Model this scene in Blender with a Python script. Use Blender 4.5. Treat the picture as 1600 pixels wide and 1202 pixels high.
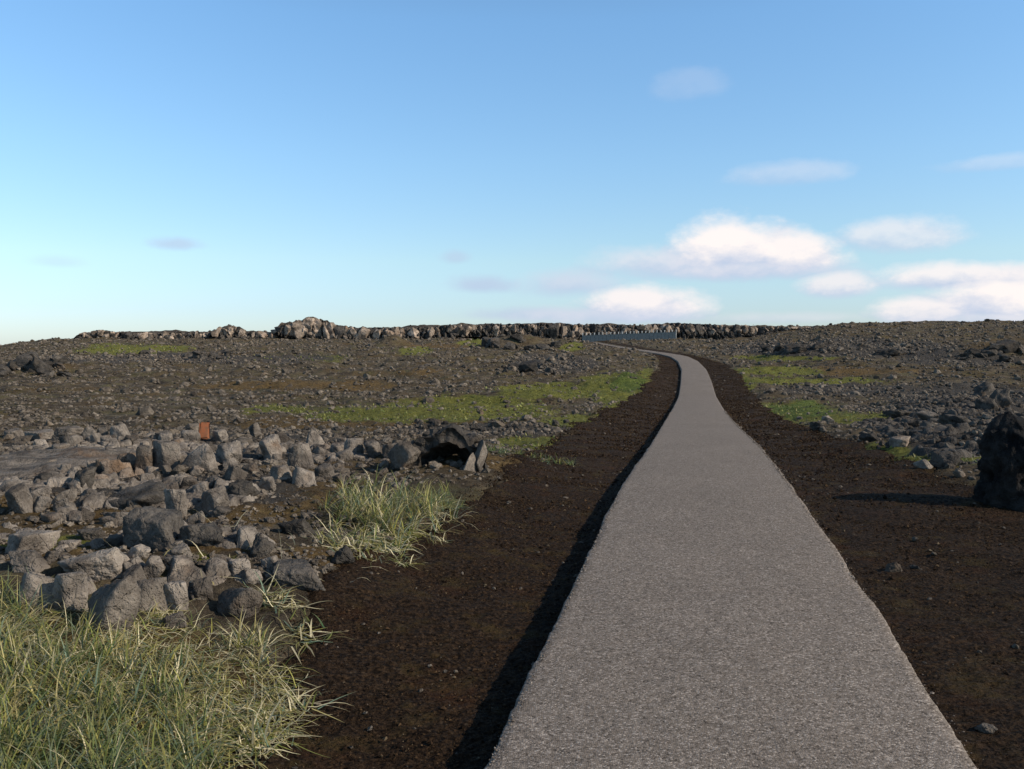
import bpy, bmesh, math, random
import numpy as np
from mathutils import Vector, Matrix, Euler

S = bpy.context.scene
COL = S.collection
for o in list(bpy.data.objects):
    bpy.data.objects.remove(o)
R = math.radians
rnd = random.Random(7)
rs = np.random.RandomState(11)

# ------------------------------------------------------------------ camera
EYE = 1.6; FPX = 1400.0; HOR = 545.0
PITCH = math.atan((601 - HOR) / FPX)
cam = bpy.data.cameras.new('camera')
cam_o = bpy.data.objects.new('camera', cam); COL.objects.link(cam_o)
cam_o.location = (0, 0, EYE); cam_o.rotation_euler = (math.pi/2 - PITCH, 0, 0)
cam.sensor_width = 36; cam.lens = 36 * FPX / 1600; cam.clip_start = 0.05; cam.clip_end = 9000
S.camera = cam_o

# ------------------------------------------------------------------ view, world, sun
S.view_settings.view_transform = 'Standard'
S.view_settings.look = 'None'
S.view_settings.exposure = 0.0
S.view_settings.gamma = 1.0
S.view_settings.use_curve_mapping = False
SUN_EL = R(30); SUN_AZ = R(109)          # azimuth from +Y towards +X
SKY = 0.10

class NG:
    """small helper to write node trees as expressions"""
    def __init__(s, tree): s.t = tree; s.n = tree.nodes; s.l = tree.links
    def new(s, typ, **kw):
        n = s.n.new(typ)
        for k, v in kw.items(): setattr(n, k, v)
        return n
    def put(s, sock, v):
        if isinstance(v, bpy.types.NodeSocket): s.l.new(v, sock)
        elif v is not None: sock.default_value = v
    def m(s, op, a, b=None, c=None, clamp=False):
        n = s.new('ShaderNodeMath', operation=op); n.use_clamp = clamp
        s.put(n.inputs[0], a)
        if b is not None: s.put(n.inputs[1], b)
        if c is not None: s.put(n.inputs[2], c)
        return n.outputs[0]
    def ss(s, v, a, b, lo=0.0, hi=1.0):
        n = s.new('ShaderNodeMapRange', interpolation_type='SMOOTHSTEP')
        s.put(n.inputs[0], v)
        for i, q in enumerate((a, b, lo, hi)): s.put(n.inputs[i+1], q)
        return n.outputs[0]
    def mix(s, f, a, b, mode='MIX'):
        n = s.new('ShaderNodeMix', data_type='RGBA', blend_type=mode)
        s.put(n.inputs['Factor'], f)
        for k, v in ((6, a), (7, b)):
            if isinstance(v, tuple) and len(v) == 3: v = v + (1,)
            s.put(n.inputs[k], v)
        return n.outputs[2]
    def noise(s, vec, scale, detail=4, rough=0.55, dist=0.0, out=0):
        n = s.new('ShaderNodeTexNoise'); s.put(n.inputs['Vector'], vec)
        n.inputs['Scale'].default_value = scale; n.inputs['Detail'].default_value = detail
        n.inputs['Roughness'].default_value = rough; n.inputs['Distortion'].default_value = dist
        return n.outputs[out]
    def voro(s, vec, scale, out='Distance', feature='F1', rnd_=1.0):
        n = s.new('ShaderNodeTexVoronoi', feature=feature); s.put(n.inputs['Vector'], vec)
        n.inputs['Scale'].default_value = scale; n.inputs['Randomness'].default_value = rnd_
        return n.outputs[out]
    def ramp(s, f, stops):
        n = s.new('ShaderNodeValToRGB'); s.put(n.inputs[0], f)
        e = n.color_ramp.elements
        while len(e) < len(stops): e.new(0.5)
        for i, (p, c) in enumerate(stops):
            e[i].position = p; e[i].color = c + (1,) if len(c) == 3 else c
        return n.outputs[0]

world = bpy.data.worlds.new('World'); S.world = world; world.use_nodes = True
g = NG(world.node_tree)
for n in list(g.n): g.n.remove(n)
out = g.new('ShaderNodeOutputWorld'); bg = g.new('ShaderNodeBackground')
bg.inputs['Strength'].default_value = SKY
sky = g.new('ShaderNodeTexSky', sky_type='NISHITA')
sky.sun_disc = False; sky.sun_elevation = SUN_EL; sky.sun_rotation = SUN_AZ
sky.air_density = 1.0; sky.dust_density = 0.35; sky.ozone_density = 1.6; sky.altitude = 50
tc = g.new('ShaderNodeTexCoord')
sep = g.new('ShaderNodeSeparateXYZ'); g.l.new(tc.outputs['Generated'], sep.inputs[0])
az = g.m('ARCTAN2', sep.outputs[0], sep.outputs[1])
el = g.m('ARCSINE', sep.outputs[2])
# colour balance of the camera over the whole dome, paler towards the horizon
grade = g.ramp(g.m('DIVIDE', el, 1.2), [(0.0, (.50, .60, .82)), (0.036, (.545, .64, .83)), (0.08, (.67, .75, .80)), (.17, (.71, .86, .93)), (.288, (.73, .95, 1.05)), (.40, (.66, .82, .86)), (.62, (.50, .56, .58)), (1.0, (.50, .52, .54))])
grade = g.mix(1.0, grade, (2.0, 2.0, 2.0), 'MULTIPLY')
skyc = g.mix(1.0, sky.outputs[0], grade, 'MULTIPLY')
cv = g.new('ShaderNodeCombineXYZ'); g.l.new(az, cv.inputs[0]); g.put(cv.inputs[1], g.m('MULTIPLY', el, 1.7)); 
n1 = g.noise(cv.outputs[0], 16, 8, 0.58)
n2 = g.noise(cv.outputs[0], 60, 6, 0.6)
nz = g.m('ADD', g.m('MULTIPLY', g.m('SUBTRACT', n1, 0.5), 2.6), g.m('MULTIPLY', g.m('SUBTRACT', n2, 0.5), 0.9))
def pix_dir(u, v):
    x = (u-800)/FPX; y = -(v-601)/FPX
    d = Vector((x, math.cos(PITCH) + y*math.sin(PITCH), -math.sin(PITCH) + y*math.cos(PITCH))).normalized()
    return math.atan2(d.x, d.y), math.asin(d.z)
# the clouds: (u, v, half width, half height, opacity, whiteness)
CL = [(1140, 394, 104, 54, 1.0, 1.0), (1240, 400, 80, 44, 1.0, 0.95), (1030, 414, 120, 34, 0.8, 0.55), (1165, 425, 160, 22, .9, .5), (890, 446, 95, 30, 0.75, 0.3),
      (1005, 480, 110, 36, 1.0, 0.88), (940, 496, 180, 22, 0.8, 0.4), (755, 446, 60, 20, 0.75, 0.05), (712, 403, 26, 14, 0.5, 0.05), (830, 492, 120, 14, .6, .1),
      (275, 382, 44, 14, 0.62, 0.05), (90, 410, 40, 12, .25, .1), (1405, 370, 100, 32, 0.62, 0.85), (1310, 448, 60, 24, 0.85, 0.8),
      (1500, 436, 130, 25, 0.9, 0.92), (1590, 440, 90, 20, 0.8, 0.9), (1230, 275, 90, 22, 0.3, 0.75), (1560, 256, 80, 14, 0.25, 0.8),
      (1440, 488, 75, 26, 0.9, 0.92), (1560, 474, 115, 40, 1, 0.98), (1220, 498, 140, 12, 0.45, 0.5), (1075, 135, 60, 30, 0.14, 0.7), (1560, 500, 130, 14, .8, .6),
      (1720, 455, 120, 40, .8, .9), (1900, 420, 140, 36, .7, .9), (2200, 470, 200, 40, .7, .8), (-600, 470, 160, 20, .5, .5)]
cov = None; white = None
for (u, v, w, h, a, wh) in CL:
    a0, e0 = pix_dir(u, v)
    dx = g.m('DIVIDE', g.m('SUBTRACT', az, a0), w/FPX)
    ey = g.m('SUBTRACT', el, e0)
    dyu = g.m('DIVIDE', g.m('MAXIMUM', ey, 0), h/FPX)
    dyd = g.m('DIVIDE', g.m('MINIMUM', ey, 0), h*0.72/FPX)
    dy = g.m('ADD', dyu, dyd)
    r = g.m('SQRT', g.m('ADD', g.m('MULTIPLY', dx, dx), g.m('MULTIPLY', dy, dy)))
    q = g.m('ADD', g.m('SUBTRACT', 1.0, r), g.m('MULTIPLY', nz, 0.36))
    soft = 0.8 if wh < .7 else 0.52
    k = g.m('MULTIPLY', g.ss(q, -0.20, soft), a)
    lit = g.m('MULTIPLY', g.m('ADD', g.ss(g.m('ADD', g.m('ADD', dy, g.m('MULTIPLY', dx, 0.2)), nz), -1.0, 0.7), 0.12, clamp=True), wh)
    kw = g.m('MULTIPLY', k, lit)
    if cov is None: cov, white = k, kw
    else:
        cov = g.m('SUBTRACT', 1.0, g.m('MULTIPLY', g.m('SUBTRACT', 1.0, cov), g.m('SUBTRACT', 1.0, k)))
        white = g.m('MAXIMUM', white, kw)
ccol = g.mix(g.m('DIVIDE', white, g.m('MAXIMUM', cov, 0.05), clamp=True), (4.9, 5.9, 7.9), (10.6, 9.7, 9.35))
final = g.mix(g.m('MULTIPLY', cov, 0.95), skyc, ccol)
g.l.new(final, bg.inputs['Color']); g.l.new(bg.outputs[0], out.inputs[0])

sun = bpy.data.lights.new('sun', 'SUN'); sun.energy = 5.0; sun.angle = R(0.5); sun.color = (1.0, 0.88, 0.72)
sun_o = bpy.data.objects.new('sun', sun); COL.objects.link(sun_o)
to_sun = Vector((math.sin(SUN_AZ)*math.cos(SUN_EL), math.cos(SUN_AZ)*math.cos(SUN_EL), math.sin(SUN_EL)))
sun_o.rotation_euler = to_sun.to_track_quat('Z', 'Y').to_euler(); sun_o.location = to_sun*200

# ------------------------------------------------------------------ numpy noise
_P = rs.permutation(512).astype(np.int64); _P = np.concatenate([_P, _P, _P])
_G = rs.randn(512, 3); _G /= np.linalg.norm(_G, axis=1)[:, None]
def pn(x, y, z=None):
    x = np.asarray(x, float); y = np.asarray(y, float); z = np.zeros_like(x) if z is None else np.asarray(z, float)
    xi = np.floor(x).astype(np.int64); yi = np.floor(y).astype(np.int64); zi = np.floor(z).astype(np.int64)
    xf = x-xi; yf = y-yi; zf = z-zi
    u = xf*xf*xf*(xf*(xf*6-15)+10); v = yf*yf*yf*(yf*(yf*6-15)+10); w = zf*zf*zf*(zf*(zf*6-15)+10)
    r = 0
    for a in (0, 1):
        for b in (0, 1):
            for c in (0, 1):
                h = _P[(_P[(_P[(xi+a) & 511] + yi+b) & 511] + zi+c) & 511]
                gr = _G[h]
                d = gr[..., 0]*(xf-a) + gr[..., 1]*(yf-b) + gr[..., 2]*(zf-c)
                r = r + d*(u if a else 1-u)*(v if b else 1-v)*(w if c else 1-w)
    return r*1.6
def fbm(x, y, z=None, o=4, gain=0.5):
    r = 0; a = 1.0; f = 1.0
    for i in range(o):
        r = r + a*pn(x*f+i*17.3, y*f+i*5.1, None if z is None else z*f+i*9.7); a *= gain; f *= 2.03
    return r
def sst(x, a, b):
    t = np.clip((x-a)/(b-a), 0, 1); return t*t*(3-2*t)

# ------------------------------------------------------------------ the lie of the land
_yy = np.arange(-40, 400, 0.25)
def table(pts, sm=1.5):
    a = np.interp(_yy, [p[0] for p in pts], [p[1] for p in pts])
    k = np.exp(-0.5*(np.arange(-24, 25)*0.25/sm)**2); k /= k.sum()
    b = np.convolve(np.pad(a, 24, 'edge'), k, 'valid')
    return lambda y: np.interp(y, _yy, b)
Xc = table([(-40, -7.5), (0, 0.12), (3.26, .80), (4.7, 1.115), (5.85, 1.345), (7.44, 1.655), (9.03, 1.97), (11.6, 2.52), (14.7, 3.18), (22, 4.62), (31, 6.45), (43.7, 9.05),
            (52.5, 10.8), (65, 13.2), (80, 15.7), (90, 16.8), (97, 16.9), (110, 15.8), (125, 14.4), (140, 12.9), (150, 12.2), (400, 12)], 0.8)
Pz = table([(-40, -.9), (0, 0), (3.26, .08), (5.85, .14), (9.03, .175), (11.6, .11), (14.7, .014), (22, -.25), (31, -.51), (43.7, -.70), (52.5, -.33), (65, .10),
            (80, .50), (95, .98), (110, 1.46), (125, 2.02), (140, 2.66), (146, 2.95), (400, 3.0)], 1.3)
PW = 1.78
SKYL = [(-900, 552), (-300, 548), (0, 541), (60, 534), (120, 525), (150, 517), (240, 516), (330, 515), (430, 516), (470, 511), (520, 510), (600, 509), (700, 505), (860, 503), (1000, 505), (1060, 502),
        (1150, 506), (1250, 508), (1330, 506), (1450, 504), (1600, 503), (1900, 500), (2600, 505)]
def crest(u): return EYE + (HOR - np.interp(u, [p[0] for p in SKYL], [p[1] for p in SKYL]))*150/FPX

def pix_of(X, Y, Z):
    c, s = math.cos(PITCH), math.sin(PITCH)
    dz = Z-EYE; f = Y*c - dz*s; up = Y*s + dz*c
    f = np.maximum(f, 0.05)
    return 800 + FPX*X/f, 601 - FPX*up/f

BUMPS = []      # (X, Y, rx, ry, height)
def height(X, Y, detail=True):
    X = np.asarray(X, float); Y = np.asarray(Y, float)
    xc = Xc(Y); d = X - xc
    u = 800 + FPX*X/np.maximum(Y, 20)
    zc = crest(u)
    base = Pz(Y)
    zb = np.minimum(3.05, zc-0.15)
    z = base + (zb-2.9)*sst(Y, 70, 145)
    # the right hand slope climbs evenly to the crest
    r = sst(u, 1120, 1330)
    zr = -0.33 + (zc+0.33)*np.clip((Y-52.5)/97.5, 0, 1)**0.92
    z = np.where(Y > 52.5, z*(1-r) + np.maximum(zr, z)*r, z)
    # scarp below the cliff blocks
    z = z + (np.maximum(zc-0.35, z)-z)*sst(Y, 147.0, 150.0)
    z = np.where(Y > 150, z - (Y-150)*0.004, z)
    side = sst(np.abs(d), 1.0, 4.0)
    if detail:
        z = z + side*(0.16*fbm(X*0.22+3, Y*0.22, o=3) + 0.07*fbm(X*0.8, Y*0.8+9, o=3))*(1 + 0.8*sst(Y, 30, 90))
        z = z + side*sst(Y, 18, 40)*0.30*np.maximum(0, fbm(X*0.09+1.7, Y*0.16+2, o=4))
        # low hummocks to the left of the path, beyond the stones
    # the path stands proud of the ground: 10 cm on the left, 3 cm on the right
    lft = -0.15*(1-sst(-d, 0.95, 3.0)); rgt = -0.05*(1-sst(d, 0.9, 2.6))
    z = z + np.where(d < 0, lft, rgt)
    z = z + 0.10*sst(-d, 1.7, 4.0)*(1-sst(Y, 8, 20))
    for (bx, by, rx, ry, h) in BUMPS:
        q = ((X-bx)/rx)**2 + ((Y-by)/ry)**2
        z = z + h*np.exp(-q*1.6)
    return z

def at(u, v, ymax=160):
    """the spot on the ground seen at photo pixel (u, v)"""
    Ys = np.geomspace(1.5, ymax, 1400)
    x = (u-800)/FPX; y = -(v-601)/FPX
    dx, dy, dz = x, math.cos(PITCH)+y*math.sin(PITCH), -math.sin(PITCH)+y*math.cos(PITCH)
    t = Ys/dy; X = dx*t; Zr = EYE + dz*t
    Zg = height(X, Ys)
    hit = np.nonzero(Zg >= Zr)[0]
    i = hit[0] if len(hit) else len(Ys)-1
    return float(X[i]), float(Ys[i]), float(Zg[i])

for (u, v, w, hh, rx, ry) in [(815, 544, 1, 1.75, 5.2, 3.5), (612, 543, 1, 1.7, 2.8, 2.5), (50, 584, 1, .9, 5, 3), (700, 537, 1, .5, 9, 3),
                              (1275, 553, 1, .7, 5, 3), (1560, 558, 1, 1.1, 6, 3)]:
    X0, Y0, Z0 = at(u, v)
    BUMPS.append((X0, Y0+ry*.5, rx, ry, hh))
# mossy hummocks and a low step in the stones
for (u, v, rx, ry, hh) in [(740, 640, 1.6, 1.0, .22), (850, 618, 2.0, 1.6, .28), (600, 648, 2, 1.2, .18), (1230, 655, 2.2, 1.5, -.1), (690, 700, .9, .8, .10), (250, 740, 1.5, .5, .12), (170, 900, .9, .25, .10), (1560, 700, 1.6, 2.2, .35), (1500, 640, 3.5, 3, .35)]:
    X0, Y0, Z0 = at(u, v); BUMPS.append((X0, Y0, rx, ry, hh))

# ------------------------------------------------------------------ object helpers
def tag(o, label=None, cat=None, group=None, kind=None):
    if label: o['label'] = label
    if cat: o['category'] = cat
    if group: o['group'] = group
    if kind: o['kind'] = kind
    return o
def link(name, me, mat=None, parent=None, loc=(0, 0, 0), rot=(0, 0, 0), scale=(1, 1, 1)):
    o = bpy.data.objects.new(name, me); COL.objects.link(o)
    if mat and not me.materials: me.materials.append(mat)
    if parent: o.parent = parent
    o.location = loc; o.rotation_euler = rot; o.scale = scale
    return o
def empty(name, loc=(0, 0, 0)):
    o = bpy.data.objects.new(name, None); COL.objects.link(o); o.location = loc; o.empty_display_size = .2
    return o
def np_mesh(name, V, F, smooth=True):
    V = np.ascontiguousarray(V, dtype=np.float32); F = np.ascontiguousarray(F, dtype=np.int32)
    me = bpy.data.meshes.new(name); n = F.shape[1]
    me.vertices.add(len(V)); me.vertices.foreach_set('co', V.ravel())
    me.loops.add(F.size); me.loops.foreach_set('vertex_index', F.ravel())
    me.polygons.add(len(F)); me.polygons.foreach_set('loop_start', np.arange(len(F), dtype=np.int32)*n)
    me.polygons.foreach_set('use_smooth', np.full(len(F), smooth))
    me.update(calc_edges=True)
    return me
def vattr(me, name, arr):
    a = me.attributes.new(name, 'FLOAT', 'POINT'); a.data.foreach_set('value', np.ascontiguousarray(arr, dtype=np.float32))
def vcol(me, name, arr):
    a = me.attributes.new(name, 'FLOAT_COLOR', 'POINT')
    c = np.ones((len(arr), 4), np.float32); c[:, :3] = arr; a.data.foreach_set('color', c.ravel())
def grid_faces(nr, nc):
    i = np.arange(nr-1)[:, None]*nc + np.arange(nc-1)[None]
    return np.stack([i, i+1, i+nc+1, i+nc], -1).reshape(-1, 4)

# ------------------------------------------------------------------ materials
def mat(name):
    m = bpy.data.materials.new(name); m.use_nodes = True
    for n in list(m.node_tree.nodes): m.node_tree.nodes.remove(n)
    q = NG(m.node_tree); o = q.new('ShaderNodeOutputMaterial'); b = q.new('ShaderNodeBsdfPrincipled')
    q.l.new(b.outputs[0], o.inputs[0]); b.inputs['Roughness'].default_value = .9
    b.inputs['Specular IOR Level'].default_value = 0.08
    return m, q, b, o
def bump(q, b, hgt, strength, dist, prev=None):
    n = q.new('ShaderNodeBump'); q.put(n.inputs['Height'], hgt); n.inputs['Strength'].default_value = strength
    n.inputs['Distance'].default_value = dist
    if prev: q.l.new(prev, n.inputs['Normal'])
    if b: q.l.new(n.outputs[0], b.inputs['Normal'])
    return n.outputs[0]

def rock_material(name, dark, light, rust, tint_attr=None, scale=1.0, rust_amt=.5):
    m, q, b, o = mat(name)
    ge = q.new('ShaderNodeNewGeometry'); P = ge.outputs['Position']
    if tint_attr:
        at_ = q.new('ShaderNodeAttribute', attribute_name=tint_attr); t = at_.outputs['Fac']
    else:
        oi = q.new('ShaderNodeObjectInfo'); t = oi.outputs['Random']
    n1 = q.noise(P, 3.5*scale, 6, .6); n2 = q.noise(P, 28*scale, 5, .65); n3 = q.noise(P, 1.3*scale, 4, .6, .5)
    c = q.mix(q.ss(n1, .32, .68), dark, light)
    c = q.mix(q.m('MULTIPLY', q.ss(n3, .55, .72), rust_amt), c, rust)
    v = q.m('MULTIPLY', q.m('ADD', .62, q.m('MULTIPLY', t, .62)), q.m('ADD', .68, q.m('MULTIPLY', n2, .64)))
    comb = q.new('ShaderNodeCombineColor'); [q.put(comb.inputs[i], v) for i in range(3)]
    c = q.mix(1.0, c, comb.outputs[0], 'MULTIPLY')
    # pale lichen flecks
    lf = q.ss(q.noise(P, 17*scale, 4, .7), .66, .74)
    c = q.mix(q.m('MULTIPLY', lf, .35), c, (.30, .30, .24))
    q.l.new(c, b.inputs['Base Color'])
    pits = q.voro(P, 60*scale)
    h = q.m('ADD', q.m('MULTIPLY', n2, .7), q.m('MULTIPLY', q.ss(pits, .05, .35), .3))
    wv = q.new('ShaderNodeVectorMath', operation='ADD'); q.l.new(P, wv.inputs[0])
    sc_ = q.new('ShaderNodeVectorMath', operation='SCALE'); q.l.new(q.noise(P, 5*scale, 3, .6, out=1), sc_.inputs[0]); sc_.inputs['Scale'].default_value = .14/scale; q.l.new(sc_.outputs[0], wv.inputs[1])
    crack = q.ss(q.voro(wv.outputs[0], 6.5*scale, 'Distance', 'DISTANCE_TO_EDGE'), .0, .05)
    bb = bump(q, None, q.noise(P, 9*scale, 5, .65), .8, .06/scale)
    bb = bump(q, None, crack, .45, .03/scale, bb)
    bump(q, b, h, .75, .025/scale, bb)
    return m
M_rock = rock_material('basalt', (.080, .067, .056), (.235, .200, .166), (.19, .105, .05))
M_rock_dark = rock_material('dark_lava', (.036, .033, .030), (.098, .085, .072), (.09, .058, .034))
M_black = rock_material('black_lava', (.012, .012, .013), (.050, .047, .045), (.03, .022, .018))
M_cliff = rock_material('weathered_basalt', (.085, .066, .051), (.42, .33, .255), (.28, .18, .11), scale=.30)
M_rubble = rock_material('rubble_stone', (.062, .051, .041), (.195, .162, .128), (.13, .085, .045), 'tint', scale=.6)

# ground
M_ground, q, b, o_ = mat('lava_heath')
ge = q.new('ShaderNodeNewGeometry'); P = ge.outputs['Position']
A = lambda nm: q.new('ShaderNodeAttribute', attribute_name=nm).outputs['Fac']
nA = q.noise(P, .35, 6, .6); nB = q.noise(P, 1.7, 7, .65); nC = q.noise(P, 9, 6, .65); nD = q.noise(P, 45, 5, .65)
base = q.mix(q.ss(nB, .36, .64), (.046, .036, .026), (.140, .110, .074))
base = q.mix(q.m('MULTIPLY', q.ss(nA, .45, .62), .75), base, (.105, .072, .034))        # dry brown moss
base = q.mix(q.m('MULTIPLY', q.ss(q.noise(P, .8, 5, .6, .6), .48, .66), .55), base, (.115, .102, .044))
base = q.mix(q.m('MULTIPLY', q.ss(nC, .54, .66), .7), base, (.045, .038, .032))
brown = q.mix(q.ss(nC, .35, .65), (.085, .055, .027), (.155, .105, .046))
green = q.mix(q.ss(nC, .35, .68), (.092, .092, .022), (.195, .190, .046))
lush = q.mix(q.ss(nC, .35, .68), (.062, .082, .020), (.140, .170, .040))
c = q.mix(q.ss(q.m('ADD', A('brown'), q.m('MULTIPLY', q.m('SUBTRACT', nB, .5), 1.3)), .25, .6), base, brown)
c = q.mix(q.ss(q.m('ADD', A('green'), q.m('MULTIPLY', q.m('SUBTRACT', nB, .5), 1.5)), .12, .75), c, green)
c = q.mix(q.ss(q.m('ADD', A('lush'), q.m('MULTIPLY', q.m('SUBTRACT', nB, .5), 1.2)), .30, .6), c, lush)
stone = q.mix(nC, (.035, .031, .027), (.105, .092, .078))
c = q.mix(q.ss(q.m('ADD', A('stony'), q.m('MULTIPLY', q.m('SUBTRACT', nC, .5), 1.4)), .35, .65), c, stone)
c = q.mix(q.ss(A('cliff'), .3, .7), c, q.mix(nB, (.03, .026, .022), (.10, .08, .065)))
v = q.m('ADD', .55, q.m('MULTIPLY', nD, .9)); cc = q.new('ShaderNodeCombineColor'); [q.put(cc.inputs[i], v) for i in range(3)]
c = q.mix(1.0, c, cc.outputs[0], 'MULTIPLY')
q.l.new(c, b.inputs['Base Color'])
b1 = bump(q, None, nC, 1.0, .16); bump(q, b, nD, .9, .04, b1)

# dark volcanic soil
M_soil, q, b, o_ = mat('volcanic_soil')
ge = q.new('ShaderNodeNewGeometry'); P = ge.outputs['Position']
nB = q.noise(P, 1.6, 5, .6); nC = q.noise(P, 38, 5, .7); vor = q.voro(P, 55, 'Color'); vd = q.voro(P, 55)
sx = q.new('ShaderNodeSeparateColor'); q.l.new(vor, sx.inputs[0])
c = q.mix(q.ss(nC, .35, .7), (.006, .0035, .0018), (.064, .038, .0205))
c = q.mix(q.m('MULTIPLY', q.ss(q.noise(P, 3.1, 4, .65), .52, .68), .7), c, (.062, .042, .016))
c = q.mix(q.m('MULTIPLY', q.ss(nB, .55, .7), .5), c, (.060, .026, .012))
c = q.mix(q.m('MULTIPLY', q.ss(sx.outputs[0], .93, .95), q.m('SUBTRACT', .85, q.m('MULTIPLY', vd, 1.3))), c, (.10, .07, .045))
q.l.new(c, b.inputs['Base Color'])
b1 = bump(q, None, nC, 1.0, .05); bump(q, b, vd, .8, .015, b1)
M_crumb, q, b, o_ = mat('soil_crumbs')
at_ = q.new('ShaderNodeAttribute', attribute_name='tint')
c = q.ramp(at_.outputs['Fac'], [(0, (.006, .0035, .002)), (.6, (.038, .022, .012)), (.93, (.070, .042, .021)), (1, (.12, .092, .058))])
q.l.new(c, b.inputs['Base Color'])

# path surfacing
M_path, q, b, o_ = mat('fine_gravel_surfacing')
ge = q.new('ShaderNodeNewGeometry'); P = ge.outputs['Position']
vc = q.new('ShaderNodeSeparateColor'); q.l.new(q.voro(P, 125, 'Color'), vc.inputs[0])
vc2 = q.new('ShaderNodeSeparateColor'); q.l.new(q.voro(P, 48, 'Color'), vc2.inputs[0])
big = q.noise(P, .9, 5, .6); mid = q.noise(P, 14, 4, .6)
c = q.ramp(vc.outputs[0], [(0, (.040, .032, .025)), (.20, (.132, .107, .086)), (.78, (.222, .182, .149)), (1, (.44, .375, .32))])
c2 = q.ramp(vc2.outputs[0], [(0, (.075, .062, .052)), (.5, (.165, .139, .118)), (1, (.27, .235, .205))])
c = q.mix(.22, c, c2)
v = q.m('ADD', .72, q.m('MULTIPLY', q.m('ADD', q.m('MULTIPLY', big, .7), q.m('MULTIPLY', mid, .3)), .46)); cc = q.new('ShaderNodeCombineColor'); [q.put(cc.inputs[i], v) for i in range(3)]
c = q.mix(1.0, c, cc.outputs[0], 'MULTIPLY')
q.l.new(c, b.inputs['Base Color'])
vd = q.voro(P, 125)
b1 = bump(q, None, q.m('ADD', q.m('MULTIPLY', vd, -1.0), q.m('MULTIPLY', vc.outputs[1], .6)), .55, .005); bump(q, b, mid, .3, .02, b1)

def grass_material(name):
    m, q, b, o = mat(name)
    a = q.new('ShaderNodeAttribute', attribute_name='col')
    q.l.new(a.outputs['Color'], b.inputs['Base Color']); b.inputs['Roughness'].default_value = .6
    b.inputs['Specular IOR Level'].default_value = .3
    tr = q.new('ShaderNodeBsdfTranslucent'); q.l.new(a.outputs['Color'], tr.inputs[0])
    mx = q.new('ShaderNodeMixShader'); mx.inputs[0].default_value = .28
    q.l.new(b.outputs[0], mx.inputs[1]); q.l.new(tr.outputs[0], mx.inputs[2]); q.l.new(mx.outputs[0], o.inputs[0])
    return m
M_grass = grass_material('lyme_grass')

# ------------------------------------------------------------------ ground sheet
rows = np.concatenate([np.linspace(-12, 1.4, 22), np.geomspace(1.6, 152, 760), np.geomspace(154, 4500, 40)])
s = np.linspace(-1, 1, 560)
scol = np.sign(s)*(np.abs(s)*.60 + np.abs(s)**5*1.0)          # dense across the view, spreading at the sides
YY, SS = np.meshgrid(rows, scol, indexing='ij')
XX = SS*(1.15*np.maximum(YY, 0)+4.5)
XX = XX + np.where(YY > 0, 0, 0)
ZZ = height(XX, YY)
d = XX - Xc(YY)
Lw = table([(-40, 1.9), (0, 1.9), (3.3, 2.05), (4.2, 2.25), (5.8, 2.45), (7, 2.45), (9.3, 2.35), (14.5, 2.7), (22, 3.0), (31, 3.2), (45, 3.0), (60, 2.7), (80, 2.5), (100, 2.1), (150, 1.8), (400, 1.8)], .5)
Rw = table([(-40, 4.4), (0, 4.2), (6.5, 4.0), (7.6, 3.8), (8.6, 3.1), (10, 2.7), (14, 2.5), (20, 2.3), (31, 2.4), (45, 2.7), (60, 2.9), (75, 2.6), (90, 1.9), (150, 1.6), (400, 1.6)], .5)
def edge_noise(Y, sd): return 0.22*fbm(Y*.8, Y*0+sd, o=4) * (1 + Y*.02)
insoil = np.where(d < 0, -d < Lw(YY)+edge_noise(YY, 3.3), d < Rw(YY)+edge_noise(YY, 8.8))
soilm = np.where(d < 0, sst(Lw(YY)+edge_noise(YY, 3.3)+d, -.12, .12), sst(Rw(YY)+edge_noise(YY, 8.8)-d, -.12, .12))
UP, VP = pix_of(XX, YY, ZZ)
def spots(lst):
    m = np.zeros_like(UP)
    wu = UP + 25*fbm(UP*.012, VP*.03, o=3); wv = VP + 6*fbm(UP*.02+7, VP*.05, o=3)
    for (u, v, ru, rv) in lst:
        q_ = ((wu-u)/ru)**2 + ((wv-v)/rv)**2
        m = np.maximum(m, np.clip(1.35-q_, 0, 1))
    return m*(YY > 2)
GREEN = [(700, 645, 170, 15), (1260, 595, 130, 6), (1320, 652, 130, 8), (1230, 560, 90, 4), (960, 608, 60, 26), (870, 612, 110, 13), (740, 636, 110, 22), (590, 648, 120, 14), (850, 692, 75, 11), (205, 546, 100, 8), (640, 549, 36, 6), (745, 531, 20, 10), (885, 541, 26, 7),
         (1200, 580, 75, 7), (1235, 645, 85, 20), (1160, 600, 20, 14), (440, 640, 60, 8), (400, 560, 60, 4), (60, 850, 90, 12), (330, 875, 60, 10), (620, 850, 80, 22), (1470, 720, 90, 10),
         (1400, 700, 60, 12), (1010, 600, 16, 30), (980, 640, 40, 20), (900, 660, 60, 12), (480, 560, 80, 5)]
BROWN = [(110, 1090, 330, 130), (250, 760, 330, 60), (450, 603, 170, 8), (560, 662, 240, 9), (1380, 655, 120, 7), (400, 800, 90, 22), (330, 850, 100, 14), (1470, 705, 110, 15), (100, 860, 110, 14), (700, 541, 80, 4), (660, 583, 50, 6), (1330, 580, 110, 5),
         (300, 775, 60, 12), (110, 735, 60, 8), (1240, 690, 60, 12), (520, 870, 90, 18), (760, 720, 70, 16), (1500, 560, 120, 6)]
LUSH = [(1250, 642, 62, 14), (980, 600, 30, 14)]
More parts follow.
